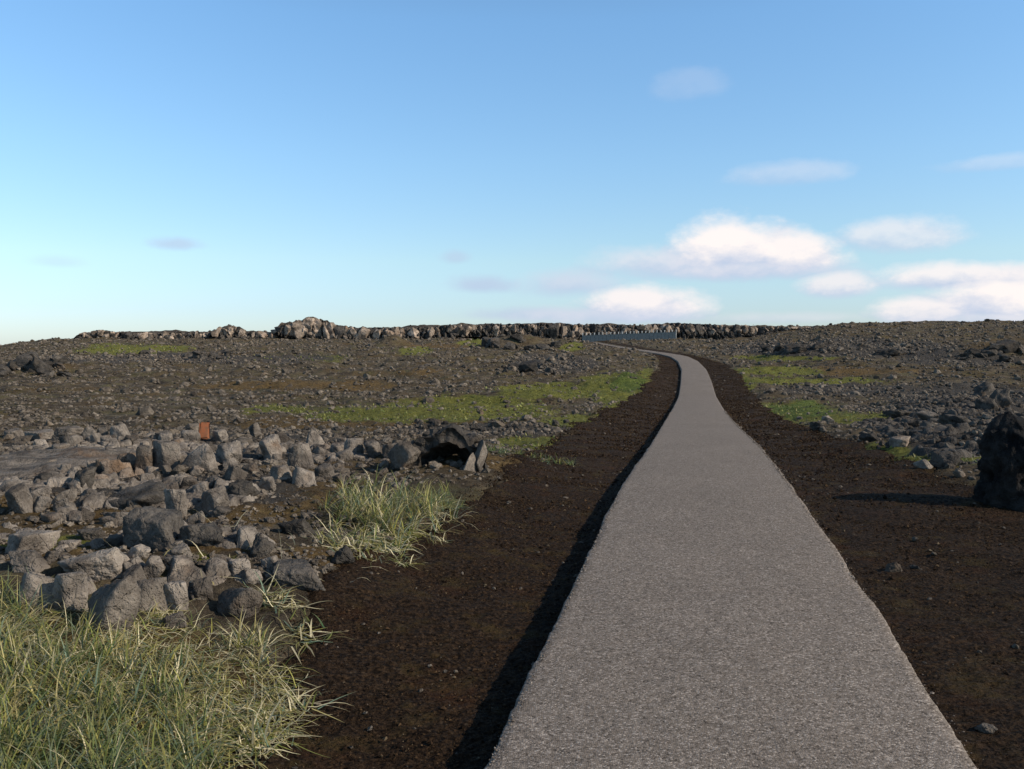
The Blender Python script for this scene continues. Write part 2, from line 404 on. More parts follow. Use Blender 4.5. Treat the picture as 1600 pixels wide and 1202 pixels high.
STONY = [(300, 700, 360, 30), (250, 760, 260, 40), (1500, 640, 140, 45), (1500, 660, 130, 55), (1500, 560, 110, 14), (1330, 610, 120, 10), (760, 672, 170, 12), (300, 560, 260, 8), (860, 570, 90, 14), (1500, 690, 90, 25), (1320, 545, 220, 14)]
mg, mb, ml, mst = spots(GREEN), spots(BROWN), spots(LUSH), spots(STONY)
mcl = sst(YY, 146.2, 147.2)*(1-sst(YY, 149.9, 151))*(1-sst(UP, 1120, 1250))*sst(UP, 110, 150)
rough = (1-soilm)*sst(np.abs(d), .9, 1.4)
near = 1-sst(YY, 25, 60)
ZZ = ZZ + rough*(.030*fbm(XX*3, YY*3, o=4) + .012*fbm(XX*14, YY*14, o=3)*near) + rough*sst(YY, 18, 50)*.12*fbm(XX*.9+5, YY*.9, o=4)
ZZ = ZZ - soilm*.035
V = np.stack([XX, YY, ZZ], -1).reshape(-1, 3)
me = np_mesh('ground', V, grid_faces(len(rows), len(s)))
for nm, arr in (('green', mg), ('brown', mb), ('lush', ml), ('stony', mst), ('cliff', mcl)): vattr(me, nm, arr.ravel())
ground = link('ground', me, M_ground); tag(ground, kind='structure', label='rough lava ground with brown and green moss')

# ------------------------------------------------------------------ soil beside the path
ry = np.concatenate([np.linspace(-6, 1.5, 20), np.geomspace(1.6, 148, 900)])
for sgn, Wf, sd, lab in ((-1, Lw, 3.3, 'dark brown volcanic soil verge left of the path'), (1, Rw, 8.8, 'dark brown volcanic soil verge right of the path')):
    nc = 90
    t = np.linspace(0, 1, nc)
    Yg, Tg = np.meshgrid(ry, t, indexing='ij')
    dout = Wf(Yg) + edge_noise(Yg, sd) + .10
    dd = .62 + (dout-.62)*Tg
    Xg = Xc(Yg) + sgn*dd
    Zg = height(Xg, Yg)
    ed = sst(1-Tg, 0, .10)
    Zg = Zg - .05*(1-ed) + ed*.004 + (.010*fbm(Xg*6, Yg*6, o=3) + .010*fbm(Xg*22, Yg*22, o=3)*(1-sst(Yg, 14, 30)) + .03*fbm(Xg*1.2, Yg*1.2, o=2)*sst(dd, .95, 1.6))
    F = grid_faces(len(ry), nc)
    if sgn < 0: F = F[:, ::-1]
    me = np_mesh('soil_verge', np.stack([Xg, Yg, Zg], -1).reshape(-1, 3), F)
    tag(link('soil_verge', me, M_soil), label=lab, kind='structure')

# ------------------------------------------------------------------ the path
ry = np.concatenate([np.linspace(-6, 1.5, 60), np.geomspace(1.51, 150, 1900)])
tt = np.concatenate([[-1, -1, -.995], np.linspace(-.985, .985, 40), [.995, 1, 1]])
dz = np.zeros(len(tt)); dz[0] = dz[-1] = -.21; dz[1] = dz[-2] = -.022; dz[2] = dz[-3] = -.006
Yg, Tg = np.meshgrid(ry, tt, indexing='ij')
en = lambda Y, sd: .017*fbm(Y*1.1, Y*0+sd, o=2) + .007*fbm(Y*9, Y*0+sd+5, o=4)
hwL = PW/2 + en(Yg, 1.1); hwR = PW/2 + en(Yg, 6.1)
fl = np.clip(Yg/60, 0, 1)*0
Dl = np.where(Tg < 0, -Tg*hwL, Tg*hwR)
# direction across the path
sl = (Xc(ry+.2)-Xc(ry-.2))/.4; nx = 1/np.sqrt(1+sl*sl); ny = -sl*nx
Xp = Xc(Yg) + np.sign(Tg)*Dl*nx[:, None]; Yp = Yg + np.sign(Tg)*Dl*ny[:, None]
out_ = np.zeros(len(tt)); out_[0] = -.05; out_[-1] = .05
Xp = Xp + out_[None]*nx[:, None]
Zp = Pz(Yg) + dz[None] - .012*Tg**2 + .004*fbm(Xp*2.5, Yp*2.5, o=3) + .0025*fbm(Xp*20, Yp*20, o=2)*(1-sst(Yg, 10, 20))
me = np_mesh('path', np.stack([Xp, Yp, Zp], -1).reshape(-1, 3), grid_faces(len(ry), len(tt)))
tag(link('path', me, M_path), label='grey gravel footpath winding away to the ridge', kind='structure')

# ------------------------------------------------------------------ rocks
def ico(sub):
    bm = bmesh.new(); bmesh.ops.create_icosphere(bm, subdivisions=sub, radius=1)
    v = np.array([x.co[:] for x in bm.verts]); f = np.array([[a.index for a in x.verts] for x in bm.faces]); bm.free()
    return v/np.linalg.norm(v, axis=1)[:, None], f
ICO = {k: ico(k) for k in (1, 2, 3, 4, 5)}
def rock_shape(seed, sub=4, kind='block', rough=1.0):
    r_ = np.random.RandomState(seed)
    D, F = ICO[sub]
    N = []; dist = []
    if kind == 'shard':
        for i in range(8):
            n = r_.randn(3)*np.array([1, 1, .6]); N.append(n); dist.append(r_.uniform(.42, 1.0))
        for n in ((1, 0, 0), (-1, 0, 0), (0, 1, 0), (0, -1, 0), (0, 0, 1), (0, 0, -1)): N.append(n); dist.append(1.0)
        p = 60
    elif kind in ('block', 'column', 'slab'):
        k = r_.randint(4, 7); a0 = r_.rand()*6.28
        for i in range(k):
            a = a0 + (i + r_.uniform(-.22, .22))*2*math.pi/k
            N.append([math.cos(a), math.sin(a), r_.uniform(-.22, .28)]); dist.append(r_.uniform(.72, .95))
        N.append([r_.uniform(-.25, .25), r_.uniform(-.25, .25), 1]); dist.append(r_.uniform(.75, .9))
        N.append([0, 0, -1]); dist.append(.85)
        for i in range(5):
            n = r_.randn(3); N.append(n); dist.append(r_.uniform(.80, 1.08))
        p = 26
    else:
        for i in range(15):
            n = r_.randn(3); N.append(n); dist.append(r_.uniform(.72, 1.05))
        p = 20 if kind == 'jagged' else 9
    N = np.array(N); N /= np.linalg.norm(N, axis=1)[:, None]
    c = np.maximum(D@N.T, 0)/np.array(dist)
    r = (c**p).sum(1)**(-1/p)
    V = D*r[:, None]
    o = r_.rand(3)*50
    q = V*1.6+o
    if kind == 'shard':
        n_ = fbm(q[:, 0]*2, q[:, 1]*2, q[:, 2]*2, o=3)*.05
    elif kind == 'jagged':
        n_ = fbm(q[:, 0]*1.3, q[:, 1]*1.3, q[:, 2]*1.3, o=5, gain=.6)*.16 - .10*np.abs(fbm(q[:, 0]*2.2+4, q[:, 1]*2.2, q[:, 2]*2.2, o=3))
    else:
        n_ = fbm(q[:, 0]*1.4, q[:, 1]*1.4, q[:, 2]*1.4, o=5, gain=.62)*.075 - .05*np.maximum(0, .1-np.abs(fbm(q[:, 0]*.8+9, q[:, 1]*.8, q[:, 2]*.8, o=3)))*4
    V = V*(1 + n_*rough)[:, None]
    ax = r_.randn(3); ax /= np.linalg.norm(ax); an = r_.uniform(.15, .75) if kind != 'slab' else .12
    Rm = np.array(Matrix.Rotation(an, 3, Vector(ax))); V = V@Rm.T
    V[:, 0] += V[:, 2]*r_.uniform(-.25, .25)
    mn, mx = V.min(0), V.max(0)
    V = (V-(mn+mx)/2)/(mx-mn)      # unit box, centred
    V[:, 2] += .5
    return V, F
ROCK = {}
def rocks_of(kind, n, sub, m, off=0):
    L = []
    for i in range(n):
        V, F = rock_shape(hash_(kind)+off+i*13, sub, kind)
        me = np_mesh('boulder', V, F, kind != 'shard'); me.materials.append(m); L.append(me)
    return L
def hash_(s_): return sum(ord(c)*(i+1) for i, c in enumerate(s_)) % 5000
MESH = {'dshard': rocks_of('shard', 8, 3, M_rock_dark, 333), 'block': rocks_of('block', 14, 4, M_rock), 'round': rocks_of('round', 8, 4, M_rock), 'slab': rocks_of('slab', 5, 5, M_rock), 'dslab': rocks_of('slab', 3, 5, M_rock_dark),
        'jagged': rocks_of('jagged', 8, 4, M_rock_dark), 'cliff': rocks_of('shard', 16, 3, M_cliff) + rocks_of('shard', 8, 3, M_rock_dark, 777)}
cnt = {'n': 0}
def rock(u, v, w, h, kind='block', label=None, cat='rock', group=None, yaw=None, deep=None, tilt=None, sink=.24, name='boulder', idx=None, depth_shift=0):
    """a stone whose foot is at photo pixel (u, v), w x h pixels large"""
    X, Y, Z = at(u, v)
    k = Y/FPX
    W, H = w*k*1.12, h*k*1.02
    Dp = W*rnd.uniform(.7, 1.0) if deep is None else deep
    L = MESH[kind]; me = L[(cnt['n'] if idx is None else idx) % len(L)]; cnt['n'] += 1
    yw = rnd.uniform(-.5, .5) + rnd.choice((0, math.pi)) if yaw is None else yaw
    tl = (rnd.uniform(-.12, .12), rnd.uniform(-.12, .12)) if tilt is None else tilt
    H2 = H/(1-sink)
    yc = Y + Dp*.4
    z = min(Z, float(height(X, yc))) - H2*sink
    o = link(name, me, None, None, (X*(yc/Y)*.5+X*.5, yc, z), (tl[0], tl[1], yw), (W, Dp, H2))
    if label: tag(o, label, cat, group)
    return o

STONES = [
 # u, v(foot), w, h, kind, label
 (255, 737, 48, 46, 'block', 'largest squarish grey boulder in the back row of broken lava'),
 (222, 740, 26, 42, 'block', 'narrow dark boulder leaning against the left side of the largest squarish one'),
 (306, 740, 54, 44, 'round', 'wide rounded boulder just right of the largest squarish one'),
 (355, 727, 42, 35, 'block', 'grey boulder below and right of the orange marker'),
 (106, 686, 40, 19, 'slab', 'flat topped boulder at upper left with a black shadow under it'),
 (136, 687, 24, 20, 'block', 'small pale block right of the flat topped boulder at upper left'),
 (160, 688, 22, 20, 'block', 'small wedge shaped stone between two blocks at upper left'),
 (187, 690, 30, 26, 'block', 'mid sized grey block at the top end of the smooth slab'),
 (62, 690, 48, 16, 'slab', 'low pale slab on the far rim of the smooth lava sheet'),
 (18, 688, 30, 18, 'block', 'pale stone at the left edge of the picture above the smooth slab'),
 (128, 768, 32, 36, 'jagged', 'dark pointed rock right of the smooth slab'),
 (28, 804, 40, 44, 'block', 'pale pointed upright stone near the left edge'),
 (60, 786, 32, 25, 'block', 'brown grey block behind the pale pointed upright stone'),
 (64, 763, 30, 22, 'jagged', 'small dark lump below the smooth slab'),
 (97, 790, 38, 26, 'round', 'rounded pitted stone left of the dark hollow'),
 (225, 773, 28, 20, 'round', 'small light stone perched on the rim of the dark hollow'),
 (276, 812, 32, 50, 'block', 'upright block with a rusty orange foot beside the dark hollow'),
 (336, 805, 38, 43, 'block', 'square brown block with a deep shadow on its left'),
 (302, 820, 26, 20, 'round', 'small round stone at the foot of the rusty upright block'),
 (182, 824, 48, 22, 'slab', 'tilted slab in front of the dark hollow'),
 (240, 860, 108, 54, 'dslab', 'broad smooth dark slab in the middle of the stones'),
 (320, 860, 78, 38, 'jagged', 'broken dark lava lump right of the broad smooth slab'),
 (140, 846, 44, 22, 'dslab', 'low grey slab left of the broad smooth one'),
 (42, 870, 72, 36, 'slab', 'long tilted slab at the left edge above the front boulders'),
 (153, 858, 24, 15, 'block', 'small pinkish stone above the front lava shelf'),
 (43, 892, 66, 26, 'slab', 'rust stained slab at the left edge below the long tilted one'),
 (150, 915, 110, 48, 'slab', 'wide flat top of the front lava shelf'),
 (171, 994, 78, 90, 'round', 'biggest rounded boulder at the front, rising from the grass'),
 (105, 962, 52, 62, 'block', 'yellow tinted block left of the biggest front boulder'),
 (237, 958, 52, 50, 'block', 'grey block right of the biggest front boulder'),
 (277, 955, 38, 46, 'block', 'narrow dark sided block in the front shelf'),
 (312, 943, 42, 38, 'block', 'sandy block at the right end of the front shelf'),
 (207, 922, 40, 36, 'block', 'pale block on top of the shelf behind the biggest boulder'),
 (238, 908, 40, 34, 'block', 'second pale block on the back of the front shelf'),
 (277, 907, 44, 33, 'block', 'broad grey block at the back of the front shelf'),
 (372, 968, 78, 48, 'round', 'wide low boulder half hidden by grass right of the shelf'),
 (268, 984, 38, 24, 'block', 'light stone on the ground under the front shelf'),
 (52, 952, 64, 54, 'block', 'grey block at left behind the tall grass'),
 (465, 918, 80, 28, 'dslab', 'flat dark slab between the grass and the soil'),
 (422, 720, 36, 38, 'block', 'grey boulder in the second row near the middle'),
 (437, 698, 26, 24, 'block', 'smaller block behind the second row boulder'),
 (470, 734, 36, 40, 'block', 'upright boulder with a dark left face in the middle row'),
 (493, 703, 30, 30, 'round', 'rounded stone at the back edge of the middle row'),
 (552, 716, 30, 31, 'block', 'pale square cut block at the right end of the row'),
 (527, 714, 26, 20, 'block', 'dark block against the left of the pale square cut one'),  # added block, standing where only the pale block's shadow falls
 (390, 740, 26, 16, 'round', 'small pale oval stone among the middle boulders'),
 (366, 754, 34, 26, 'block', 'grey stone with mossy foot under the back row'),
 (395, 683, 20, 22, 'block', 'small blue grey stone at the far rim right of the orange marker'),
 (381, 782, 46, 30, 'jagged', 'dark stone with a rusty right end left of the grass tussock'),
 (417, 768, 26, 22, 'block', 'squat stone with rust coloured base'),
 (474, 760, 36, 28, 'block', 'mossy grey block beside the grass tussock'),
 (505, 750, 32, 24, 'block', 'small block touching the left of the grass tussock'),
 (462, 838, 52, 26, 'dslab', 'flat purple grey slab left of the lower grass tussock'),
 (580, 714, 30, 24, 'block', 'low stone between the pale cut block and the hollow'),
 (535, 882, 36, 28, 'jagged', 'black stone under the lower tussock'),
 (405, 874, 38, 34, 'jagged', 'dark jagged stone right of the broken lava lump'),
 (345, 690, 22, 18, 'block', 'small grey block just right of the orange marker'),
 (296, 693, 30, 20, 'block', 'dark block left of the orange marker'),
 (258, 692, 26, 18, 'slab', 'flat stone behind the largest squarish boulder'),
 (212, 802, 104, 40, 'jagged', 'wide black overhanging ledge in the middle of the boulders'),  # dark rock stands in for the shade in a pit under an overhang
 (178, 742, 44, 22, 'slab', 'tilted reddish slab between the smooth sheet and the squarish boulder'),
 (330, 768, 40, 24, 'block', 'broken grey block below the wide rounded boulder'),
 (438, 752, 34, 22, 'block', 'low dark sided stone below the second row boulder'),
 (612, 716, 30, 22, 'block', 'stone touching the left side of the lava hollow boulder'),
 (1400, 738, 1, 1, None, None),
]
for st in STONES:
    if st[4] is None: continue
    rock(*st[:5], label=st[5], group='broken lava boulders left of the path')
# the smooth sheet of lava at the left
X, Y, Z = at(40, 745)
D_, F_ = ICO[5]
sg = lambda a, p: np.sign(a)*np.abs(a)**p
V_ = np.stack([sg(D_[:, 0], .8)*1.25, sg(D_[:, 1], .8)*.95, sg(D_[:, 2], .45)*.17], -1)
an_ = np.arctan2(V_[:, 1], V_[:, 0]); V_[:, :2] *= (1+.16*fbm(np.cos(an_)*1.6, np.sin(an_)*1.6, o=3))[:, None]
V_[:, 2] += .05*fbm(V_[:, 0]*1.4, V_[:, 1]*1.4, o=4) - .035*sst(.10-np.abs(fbm(V_[:, 0]*1.1+3, V_[:, 1]*1.3, o=3)), 0, .1) + .012*fbm(V_[:, 0]*9, V_[:, 1]*9, o=3)
o = link('lava_slab', np_mesh('lava_slab', V_, F_), M_rock, None, (X-.30, Y+.80, Z-.06), (R(3), R(-2), .2)); tag(o, 'large smooth flat sheet of grey lava at the left edge', 'rock')

# cracked bedrock that the boulders sit in
def worley(x, y, seed, jit=.85):
    xi, yi = np.floor(x), np.floor(y)
    f1 = np.full(x.shape, 9.); f2 = f1.copy(); idn = np.zeros(x.shape); cx = f1.copy(); cy = f1.copy()
    for a in (-1, 0, 1):
        for b_ in (-1, 0, 1):
            gx, gy = xi+a, yi+b_
            h1 = np.modf(np.abs(np.sin(gx*127.1+gy*311.7+seed)*43758.5453))[0]; h2 = np.modf(np.abs(np.sin(gx*269.5+gy*183.3+seed)*43758.5453))[0]
            px, py = gx+.5+(h1-.5)*jit, gy+.5+(h2-.5)*jit
            dd_ = np.hypot(x-px, y-py); c1 = dd_ < f1
            f2 = np.where(c1, f1, np.minimum(f2, dd_)); idn = np.where(c1, np.modf(h1*91.7+h2*37.3)[0], idn); cx = np.where(c1, x-px, cx); cy = np.where(c1, y-py, cy); f1 = np.where(c1, dd_, f1)
    return f1, f2, idn, cx, cy
def bedrock(name, label, x0, x1, y0, y1, n1, n2, zones, cell, lift, m, seed):
    xs = np.linspace(x0, x1, n1); ys = np.linspace(y0, y1, n2)
    Yb, Xb = np.meshgrid(ys, xs, indexing='ij')
    Zb = height(Xb, Yb); U_, V_ = pix_of(Xb, Yb, Zb)
    U_ = U_ + 18*fbm(Xb*.9, Yb*.9, o=3); V_ = V_ + 8*fbm(Xb*.9+5, Yb*.9, o=3)
    msk = np.zeros_like(Xb)
    for (u, v, ru, rv) in zones: msk = np.maximum(msk, np.clip(1.5-((U_-u)/ru)**2-((V_-v)/rv)**2, 0, 1))
    msk = msk*sst(-(Xb-Xc(Yb))-Lw(Yb), -.05, .2) if x1 < 3 else msk*sst((Xb-Xc(Yb))-Rw(Yb), 0, .3)
    msk = np.clip(msk, 0, 1)*sst(fbm(Xb*.75+seed, Yb*.75, o=4), -.30, .05)
    wx = Xb/cell + .30*fbm(Xb*2.2, Yb*2.2, o=3); wy = Yb/cell/1.25 + .30*fbm(Xb*2.2+7, Yb*2.2, o=3)
    f1, f2, idn, cx, cy = worley(wx, wy, seed)
    e_ = sst(f2-f1, .02, .26); e2 = sst(f2-f1, .0, .07)
    top = lift*(.1+1.5*idn**1.5) + cell*.38*(cx*(np.modf(idn*17)[0]-.5) + cy*(np.modf(idn*29)[0]-.35))
    zz = -.13 + (.12 + top*(.3*e_+.7*e2) - .05*(1-e2))*msk + .026*fbm(Xb*5, Yb*5, o=4) + .012*fbm(Xb*15, Yb*15, o=4, gain=.6)
    V3 = np.stack([Xb, Yb, Zb+zz+.01*msk], -1)
    me = np_mesh(name, V3.reshape(-1, 3), grid_faces(n2, n1)); tag(link(name, me, m), label, kind='structure')
bedrock('bedrock', 'cracked grey lava bedrock between the near boulders', -7.6, -1.0, 4.4, 15.5, 400, 640,
        [(290, 712, 330, 22), (150, 770, 220, 34), (320, 775, 120, 22), (200, 890, 190, 46), (300, 845, 130, 16), (30, 850, 60, 30)], .17, .07, M_rock, 3.3)
bedrock('bedrock', 'dark broken lava bedrock at the right edge', 4.5, 16, 8.2, 32, 300, 420,
        [(1500, 655, 130, 40), (1480, 700, 90, 22), (1400, 668, 60, 10)], .20, .09, M_rock_dark, 9.1)

# orange marker
def box_mesh(name, w, d_, h, m, bev=.01, noise=0):
    bm = bmesh.new(); bmesh.ops.create_cube(bm, size=1)
    bmesh.ops.scale(bm, vec=(w, d_, h), verts=bm.verts); bmesh.ops.translate(bm, vec=(0, 0, h/2), verts=bm.verts)
    if bev: bmesh.ops.bevel(bm, geom=bm.edges[:], offset=bev, segments=2, affect='EDGES')
    for v_ in bm.verts:
        if noise: v_.co += Vector((rnd.uniform(-1, 1), rnd.uniform(-1, 1), rnd.uniform(-1, 1)))*noise
    me = bpy.data.meshes.new(name); bm.to_mesh(me); bm.free(); me.materials.append(m); return me
M_orange, q, b, o_ = mat('faded_orange')
ge = q.new('ShaderNodeNewGeometry'); n = q.noise(ge.outputs['Position'], 18, 5, .6)
q.l.new(q.mix(q.ss(n, .35, .7), (.25, .088, .042), (.16, .078, .045)), b.inputs['Base Color'])
X, Y, Z = at(323, 688)
o = link('marker_block', box_mesh('marker_block', .165, .13, .27, M_orange, .02, .012), None, None, (X, Y-.15, Z+.03), (R(-8), R(5), R(18)))
tag(o, 'small upright orange block standing among grey stones', 'marker')

# ------------------------------------------------------------------ the lava hollow (arch) by the tussock
hx, hy, hz = at(697, 728)
hollow = empty('lava_hollow', (hx, hy, hz)); tag(hollow, 'small arched lava hollow with a black opening beside the green tussock', 'rock arch')
def shell(name, w, h, dep, th, m, seed):
    na, nd = 60, 26; V = []
    a = np.linspace(-.12, math.pi+.12, na); t = np.linspace(0, 1, nd)
    A_, T_ = np.meshgrid(a, t, indexing='ij')
    def surf(k, o):
        taper = np.sqrt(np.clip(1-(T_*.98)**2.2, .02, 1))
        x = np.cos(A_)*(w/2+k)*(taper); z = np.sin(A_)*(h+k)*(taper); y = T_*(dep+k)
        n_ = fbm(x*5+seed+o, y*5, z*5, o=4)
        kk = .05*n_
        return np.stack([x*(1+kk/w*2), y + .05*fbm(x*4+2, z*4+seed, o=3)*(1-T_), z+kk], -1)
    inn = surf(0, 0); outr = surf(th, 3)
    outr = outr + (fbm(outr[..., 0]*4, outr[..., 1]*4, outr[..., 2]*4+seed, o=4)*.05)[..., None]*np.array([.4, .5, 1])
    V = np.concatenate([inn.reshape(-1, 3), outr.reshape(-1, 3)])
    F = list(map(tuple, grid_faces(na, nd))); off = na*nd
    F += [tuple(x+off for x in f[::-1]) for f in grid_faces(na, nd)]
    for i in range(na-1):
        a0, b0 = i*nd, (i+1)*nd; F.append((a0, a0+off, b0+off, b0)); F.append((a0+nd-1, b0+nd-1, b0+nd-1+off, a0+nd-1+off))
    return np_mesh(name, V, np.array(F))
link('arch', shell('arch', .62, .29, .6, .15, M_rock_dark, 4.2), M_rock_dark, hollow, (0, 0, -.02), (0, 0, R(-6)))
link('side_boulder', MESH['block'][3], None, hollow, (-.50, .05, -.06), (0, .1, .5), (.36, .36, .36))
link('rim', MESH['block'][5], None, hollow, (.37, -.10, -.10), (R(-14), R(10), .2), (.15, .34, .42))
link('rim', MESH['round'][2], None, hollow, (.27, -.28, -.16), (R(-25), R(12), -.3), (.15, .30, .34))
link('roof_stone', MESH['block'][7], None, hollow, (.30, .18, .24), (.1, .2, .8), (.24, .26, .14))

for (a, b2, c2, w2) in [(-.30, .10, .30, .17), (-.12, .16, .37, .20), (.08, .12, .36, .15), (-.20, .34, .33, .22), (.16, .36, .30, .20), (-.40, .24, .18, .18)]:
    link('roof_stone', MESH['dshard'][int(abs(a)*40) % 8], None, hollow, (a, b2, c2-.06), (rnd.uniform(-.3, .3), rnd.uniform(-.3, .3), rnd.uniform(0, 6)), (w2, w2*.8, w2*.6))

# ------------------------------------------------------------------ standing black rock at the right edge
sx_, sy_, sz_ = at(1580, 800)
def standing_rock():
    D, F = ICO[5]
    V = D.copy()
    z = V[:, 2]; t = (z+1)/2
    prof = np.interp(t, [0, .1, .3, .5, .7, .85, .95, 1], [.38, .40, .40, .38, .32, .24, .14, .03])
    a = np.arctan2(V[:, 1], V[:, 0])
    rr = np.sqrt(np.maximum(1-z*z, 1e-6))
    x = np.cos(a)*prof*np.minimum(1, rr*2.2); y = np.sin(a)*prof*.8*np.minimum(1, rr*2.2)
    zz = t*1.0
    x = x - .10*sst(t, .45, .95) + .05
    n_ = fbm(x*3+2, y*3, zz*2.4, o=7, gain=.70)*.075
    n2_ = -np.abs(fbm(x*6, y*6+8, zz*3.4, o=4))*.05
    f = 1 + (n_+n2_)/.3
    x = x*f; y = y*f
    zz = zz + .04*fbm(x*6, y*6, o=3)
    me = np_mesh('standing_rock', np.stack([x, y, zz], -1), F); me.materials.append(M_black); return me
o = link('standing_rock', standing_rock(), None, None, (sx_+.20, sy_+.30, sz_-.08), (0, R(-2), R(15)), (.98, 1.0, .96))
tag(o, 'tall black upright lava rock at the right edge throwing a long shadow', 'rock')

# ------------------------------------------------------------------ dark stones on the right
RZ = [(1400, 768, 0, 0), ]
RS = [(1548, 645, 34, 24, 'jagged', 'dark jagged rock behind the black upright rock'), (1562, 640, 30, 34, 'jagged', 'dark blue grey lump standing behind the top of the black upright rock'),
      (1500, 668, 44, 22, 'jagged', 'low dark rock left of the jagged pair on the right'), (1455, 660, 34, 16, 'block', 'grey stone at the left end of the right hand rubble bank'),
      (1405, 655, 34, 14, 'jagged', 'dark stone at the far left of the right hand rubble bank'), (1390, 560, 40, 14, 'jagged', 'dark rock low on the right hand slope'),
      (1540, 622, 40, 26, 'jagged', 'black rock high in the right hand rubble bank'), (1485, 730, 40, 22, 'jagged', 'dark triangular stone in front of the right hand rubble'),
      (1410, 700, 30, 16, 'block', 'pale stone by the soil right of the path'), (1360, 690, 28, 14, 'jagged', 'dark stone beside the soil edge right of the path'),
      (1280, 672, 22, 13, 'jagged', 'small black stone below the bright green patch'), (1445, 735, 26, 16, 'block', 'blue grey stone at the edge of the soil'),
      (1500, 748, 18, 14, 'round', 'small whitish stone near the upright rock'), (1480, 715, 14, 9, 'round', 'tiny pale stone in the yellow moss'),
      (1395, 897, 30, 18, 'jagged', 'small jagged stone lying alone on the right hand soil'), (1430, 892, 16, 8, 'jagged', 'smaller stone right of the lone jagged one on the soil'),
      (1545, 1148, 30, 12, 'jagged', 'dark clod on the soil at lower right')]
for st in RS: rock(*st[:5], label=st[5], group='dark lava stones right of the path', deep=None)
# outcrops further off
def outcrop(name, label, cat, specs, kind='dshard', part='rock'):
    X0, Y0, Z0 = at(specs[0][0], specs[0][1])
    e = empty(name, (X0, Y0, Z0)); tag(e, label, cat)
    specs = [(u+rnd.uniform(-.5, .5)*w*.5, v+rnd.uniform(-2, 1), w*sc, h*sc*1.1) for (u, v, w, h) in specs for sc in (.85, .55, .5, .4)]
    for (u, v, w, h) in specs:
        X, Y, Z = at(u, v); k = Y/FPX; W, H = w*k*1.1, h*k*1.25
        L = MESH[kind]; me = L[rnd.randrange(len(L))]
        link(part, me, None, e, (X-X0, Y+W*.35-Y0, Z-H*.15-Z0), (rnd.uniform(-.2, .2), rnd.uniform(-.2, .2), rnd.uniform(0, 6.28)), (W, W*.85, H))
    return e
outcrop('rock_outcrop', 'dark jagged outcrop at the far left below the skyline', 'rock outcrop', [(50, 582, 46, 26), (22, 580, 44, 26), (78, 574, 34, 20), (5, 588, 30, 16), (70, 588, 26, 12), (100, 590, 20, 10), (38, 566, 30, 14), (95, 578, 22, 12)])
outcrop('rock_outcrop', 'small dark outcrop in the heath left of the path bend', 'rock outcrop', [(825, 582, 34, 16), (845, 578, 26, 14), (805, 580, 22, 10), (860, 584, 20, 10), (790, 583, 14, 7)])
outcrop('rock_outcrop', 'low dark outcrop on the slope right of the path bend', 'rock outcrop', [(1255, 551, 40, 14), (1282, 550, 26, 12), (1225, 550, 26, 10), (1300, 549, 20, 9), (1200, 548, 22, 8)])
outcrop('rock_outcrop', 'black outcrop near the right edge under the skyline', 'rock outcrop', [(1560, 556, 44, 18), (1590, 552, 40, 20), (1535, 560, 30, 12), (1515, 562, 24, 9), (1575, 565, 26, 12)])
outcrop('rock_outcrop', 'squat rocky mound under the cliff near the middle', 'rock outcrop', [(775, 545, 28, 16), (800, 547, 24, 12), (826, 548, 22, 10), (850, 547, 24, 11), (870, 544, 20, 10), (762, 543, 16, 14), (810, 538, 26, 12)])
outcrop('rock_outcrop', 'dark rubble rise left of the middle, under the pale green strip', 'rock outcrop', [(310, 562, 34, 11), (285, 560, 24, 8), (335, 562, 22, 8), (350, 555, 24, 8), (225, 555, 20, 7), (250, 556, 18, 6)])

